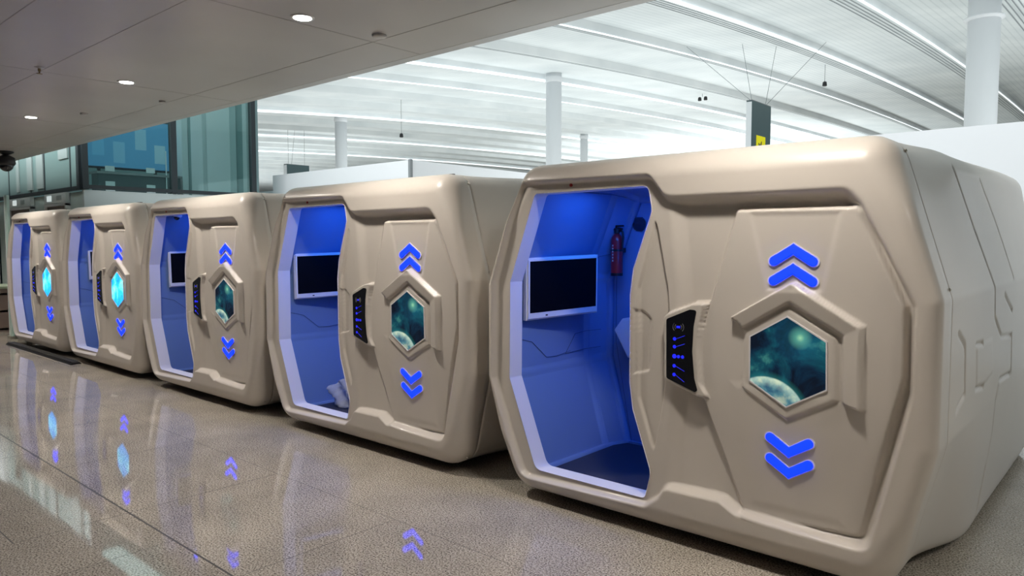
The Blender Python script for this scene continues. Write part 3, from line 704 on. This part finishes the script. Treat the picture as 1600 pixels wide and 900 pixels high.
for i, (x0, x1, z0) in enumerate([(-18.68, -18.49, 2.75), (-17.92, -17.58, 2.75), (-17.28, -16.88, 2.75), (-15.94, -15.44, 3.25)]):
    o = bx('panel', (x0, GY-.035, z0), (x1, GY-.012, 4.05), palep)
    tag(o, ['thin pale upright panel at the left end of the left green facade', 'pale upright panel left of the middle mullion of the green facade', 'pale upright panel right of the middle mullion of the green facade', 'short white panel high on the green facade, nearest the glass box corner'][i], 'panel', 'pale panels on the left facade')
lamp('glass_room_fill', 'AREA', (-18.5, 6.6, 7.1), (0, 0, 0), 95, (.95, 1, 1), shape='RECTANGLE', size=7, size_y=2.5)  # unseen fill added to brighten the room behind the glass
lamp('facade_fill', 'AREA', (-17.6, 2.6, 5.6), (math.radians(55), 0, 0), 80, (.9, 1, .98), shape='RECTANGLE', size=8, size_y=.4)  # fill added above the slab to brighten the green facade
dp = empty('display_screen', (-18.6, 7.1, 2.6), 'large blue display panel behind the teal glass box', 'screen')
bx('panel', (-.06, -.88, .85), (.06, .98, 2.0), bluep, dp); bx('frame', (-.08, -.92, .80), (-.061, 1.02, 2.06), blackm, dp)
for yy in (-.6, .7): bx('leg', (-.14, yy-.03, 0), (-.085, yy+.03, 1.4), blackm, dp)
for k, (yy, zz, hh) in enumerate([(-.66, 1.1, .45), (-.2, .95, .5), (.3, 1.3, .5), (.75, 1.0, .45)]): bx('picture_block', (.061, yy-.13, zz), (.065, yy+.13, zz+hh), M('blue_block_%d' % k, (.12+.1*k, .35+.06*k, .55), .4, emit=(.1, .3, .5), estr=.3), dp)
ct = empty('counter', (-18.0, 7.1, 2.6), 'dark counter with white papers behind the lower teal glass', 'counter')
bx('body', (-.3, -.9, 0), (.1, .95, .62), M('dark_counter', (.06, .09, .10), .5), ct); bx('worktop', (-.34, -.94, .62), (.14, .99, .67), greym, ct)
for k, (yy, zz) in enumerate([(-.75, .15), (-.75, .68), (.15, .12), (.15, .7)]): bx('paper_panel', (.101, yy, zz), (.11, yy+.2, zz+.3 if zz < .5 else zz+.12), whitep, ct)
for k in range(3):
    bx('post', (.11, .6+.12*k, .05), (.13, .62+.12*k, 1.25), whitep, ct)
# pale wall and shelf stand at the far left
o = bx('wall_side', (-26, GY-.1, 0), (-20.35, GY, 8), M('pale_side_wall', (.7, .74, .74), .5)); struct(o)
gp = empty('glass_post', (-14.62, 3.62, 0), 'pale green glass fin standing on the floor left of the farthest pod', 'glass fin')
bx('glass_fin', (-.07, -.02, .05), (.07, .02, 2.45), M('green_glass_edge', (.55, .75, .68), .15, coat=.5), gp); bx('foot', (-.10, -.05, 0), (.10, .05, .05), steel, gp); bx('edge_strip', (-.085, -.022, .05), (-.07, .022, 2.45), whitep, gp)
st = empty('shelf_stand', (-16.3, 4.15, 0), 'low brown shelf stand with white shelf edges at the far left', 'shelf stand')
brown = M('brown_board', (.20, .15, .13), .5)
for k, z in enumerate((.05, .38, .70)): bx('shelf', (-.6, -.55, z-.02), (.42, .0, z+.02), whitep, st)
bx('back_panel', (-.6, -.03, .0), (.42, .0, .80), brown, st); bx('side_panel', (.38, -.54, 0), (.42, .0, .80), brown, st); bx('top_board', (-.62, -.57, .80), (.44, 0, .84), M('green_top', (.35, .42, .30), .6), st)
for z in (.08, .41): 
    for x in (-.55, -.05): bx('bin', (x, -.50, z), (x+.42, -.05, z+.24), M('grey_brown_bin', (.17, .14, .13), .5), st)
bd = empty('notice_board', (-16.55, 4.35, 0), 'upright brown board with a black band behind the low shelf stand', 'board')
bx('board', (-.45, 0, .05), (.30, .05, 1.72), M('light_brown_board', (.36, .30, .26), .5), bd); bx('band', (-.45, -.006, 1.10), (.30, 0, 1.22), dark, bd); bx('foot', (-.45, -.15, 0), (.30, .2, .05), dark, bd)
# ribbed cable cover in front of the farthest pod
cc = empty('cable_cover', (-12.6, 3.40, 0), 'black ribbed rubber strip on the floor under the farthest pod', 'cable cover')
bm = bmesh.new(); a = [(-.07, 0), (-.045, .028), (.045, .028), (.07, 0)]
l = [bm.verts.new((-1.25, y, z)) for y, z in a]; r_ = [bm.verts.new((1.75, y, z)) for y, z in a]
for i in range(4): bm.faces.new((l[i], r_[i], r_[(i+1) % 4], l[(i+1) % 4]))
bm.faces.new(l); bm.faces.new(r_); bmesh.ops.recalc_face_normals(bm, faces=bm.faces); obj('base', bm, dark, cc)
bm = bmesh.new()
for k in range(38): x = -1.22+k*.078; box(bm, (x, -.05, .026), (x+.03, .05, .040), .004)
obj('ribs', bm, M('worn_rubber', (.05, .05, .045), .5), cc)

# ------------------------------------------------------------------ hanging signs and roof spots
signm = M('slate_sign_face', (.075, .125, .135), .4); yel = M('yellow_pictogram', (.95, .85, .0), .45, emit=(.9, .8, 0), estr=.15); cab = M('steel_cable', (.25, .28, .29), .4)
def sign(x, y, z0, z1, L_, th, lab, picto):
    r = empty('hanging_sign', (x, y, z0), lab, 'sign'); h = z1-z0
    bx('body', (-th, 0, 0), (0, L_, h), signm, r, .02); bx('side_cap', (-th-.0, -.012, .0), (-.02, 0, h-.06), M('white_sign_edge', (.85, .88, .9), .4), r)
    bx('top_cap', (-th, 0, h), (0, L_, h+.03), greym, r)
    if picto:
        yp = L_*.24; bx('pictogram_plate', (0, yp, h-2.72), (.012, yp+L_*.47, h-1.62), yel, r)
        bm = bmesh.new(); cy, cz = yp+L_*.24, h-2.05
        pl = [(-.33, .10), (-.27, .13), (-.10, .02), (.02, .22), (.09, .22), (.05, -.02), (.20, -.10), (.36, -.10), (.36, -.17), (.18, -.19), (-.12, -.05), (-.26, -.01)]
        a = [bm.verts.new((.012, cy+u, cz-.05+v)) for u, v in pl]; b = [bm.verts.new((.018, cy+u, cz-.05+v)) for u, v in pl]
        bm.faces.new(a); bm.faces.new(b)
        for i in range(len(pl)): bm.faces.new((a[i], a[(i+1) % len(pl)], b[(i+1) % len(pl)], b[i]))
        bmesh.ops.recalc_face_normals(bm, faces=bm.faces); obj('aeroplane_symbol', bm, blackm, r)
        bx('arrow_line', (.012, cy-.22, h-2.60), (.018, cy+.22, h-2.54), blackm, r)
    for (ya, xa, yb) in ([(.3, -6.0, -1.0), (.3, -1.3, .5), (L_-.4, 1.0, 2.0), (L_-.4, 4.2, 4)] if picto else [(.3, 0, .3), (L_-.3, 0, L_-.3), (.6, .3, .9)]):
        zt = float(prof(y+yb))-z0+.3; bm = bmesh.new(); tube(bm, [(-th/2, ya, h), (-th/2+xa*(zt-h)/6, yb, zt)], .012, 6); obj('cable', bm, cab, r)
sign(-14.80, 34.6, 5.4, 8.6, 2.35, .30, 'tall slate sign with a yellow aeroplane symbol hanging in the hall', True)
sign(-55.7, 34.2, 7.0, 8.4, 2.2, .5, 'small dark blue hanging sign above the white partition, near the glass box', False)
def spot(px, py, dep, lab):
    f = Vector((-math.sin(YAW)*math.cos(PITCH), math.cos(YAW)*math.cos(PITCH), -math.sin(PITCH))); rv = Vector((math.cos(YAW), math.sin(YAW), 0)); u = rv.cross(f)
    p = Vector((0, 0, CAM_H))+dep*(f+rv*((px-800)/1130)-u*((py-450)/1130)); return p
for (x, y, z, n_, lab) in [(-.2, 30.5, 10.2, 2, 'double black spotlight hanging from the bright roof band at upper right'), (-24.4, 48, 11.9, 2, 'black twin spotlight under the roof between the white column and the tall sign'), (2.2, 24.0, 9.0, 1, 'single black spotlight right of the thick white column'),
                   (-14.5, 44.0, 10.9, 1, 'single black spotlight just right of the tall hanging sign'), (-32.0, 41.0, 8.9, 1, 'single black spotlight right of the second white column'), (-38, 32, 8.9, 1, 'small black spotlight over the white partition corner'), (-58, 41, 9.5, 1, 'small black spotlight right of the small dark sign')]:
    r = empty('roof_spotlight', (x, y, z), lab, 'spotlight', 'black spotlights hanging from the hall roof')
    for k in range(n_):
        ox = .45*k
        bm = bmesh.new(); lathe(bm, [(.05, .10), (.11, .06), (.13, -.14), (.10, -.17)], 16, (ox, 0, 0)); obj('lamp_head', bm, dark, r, True)
    zt = float(prof(y))+.2-z; bm = bmesh.new(); cyl(bm, (.2*(n_-1), 0, .1), (.2*(n_-1), 0, zt), .015, n=8); obj('rod', bm, greym, r)
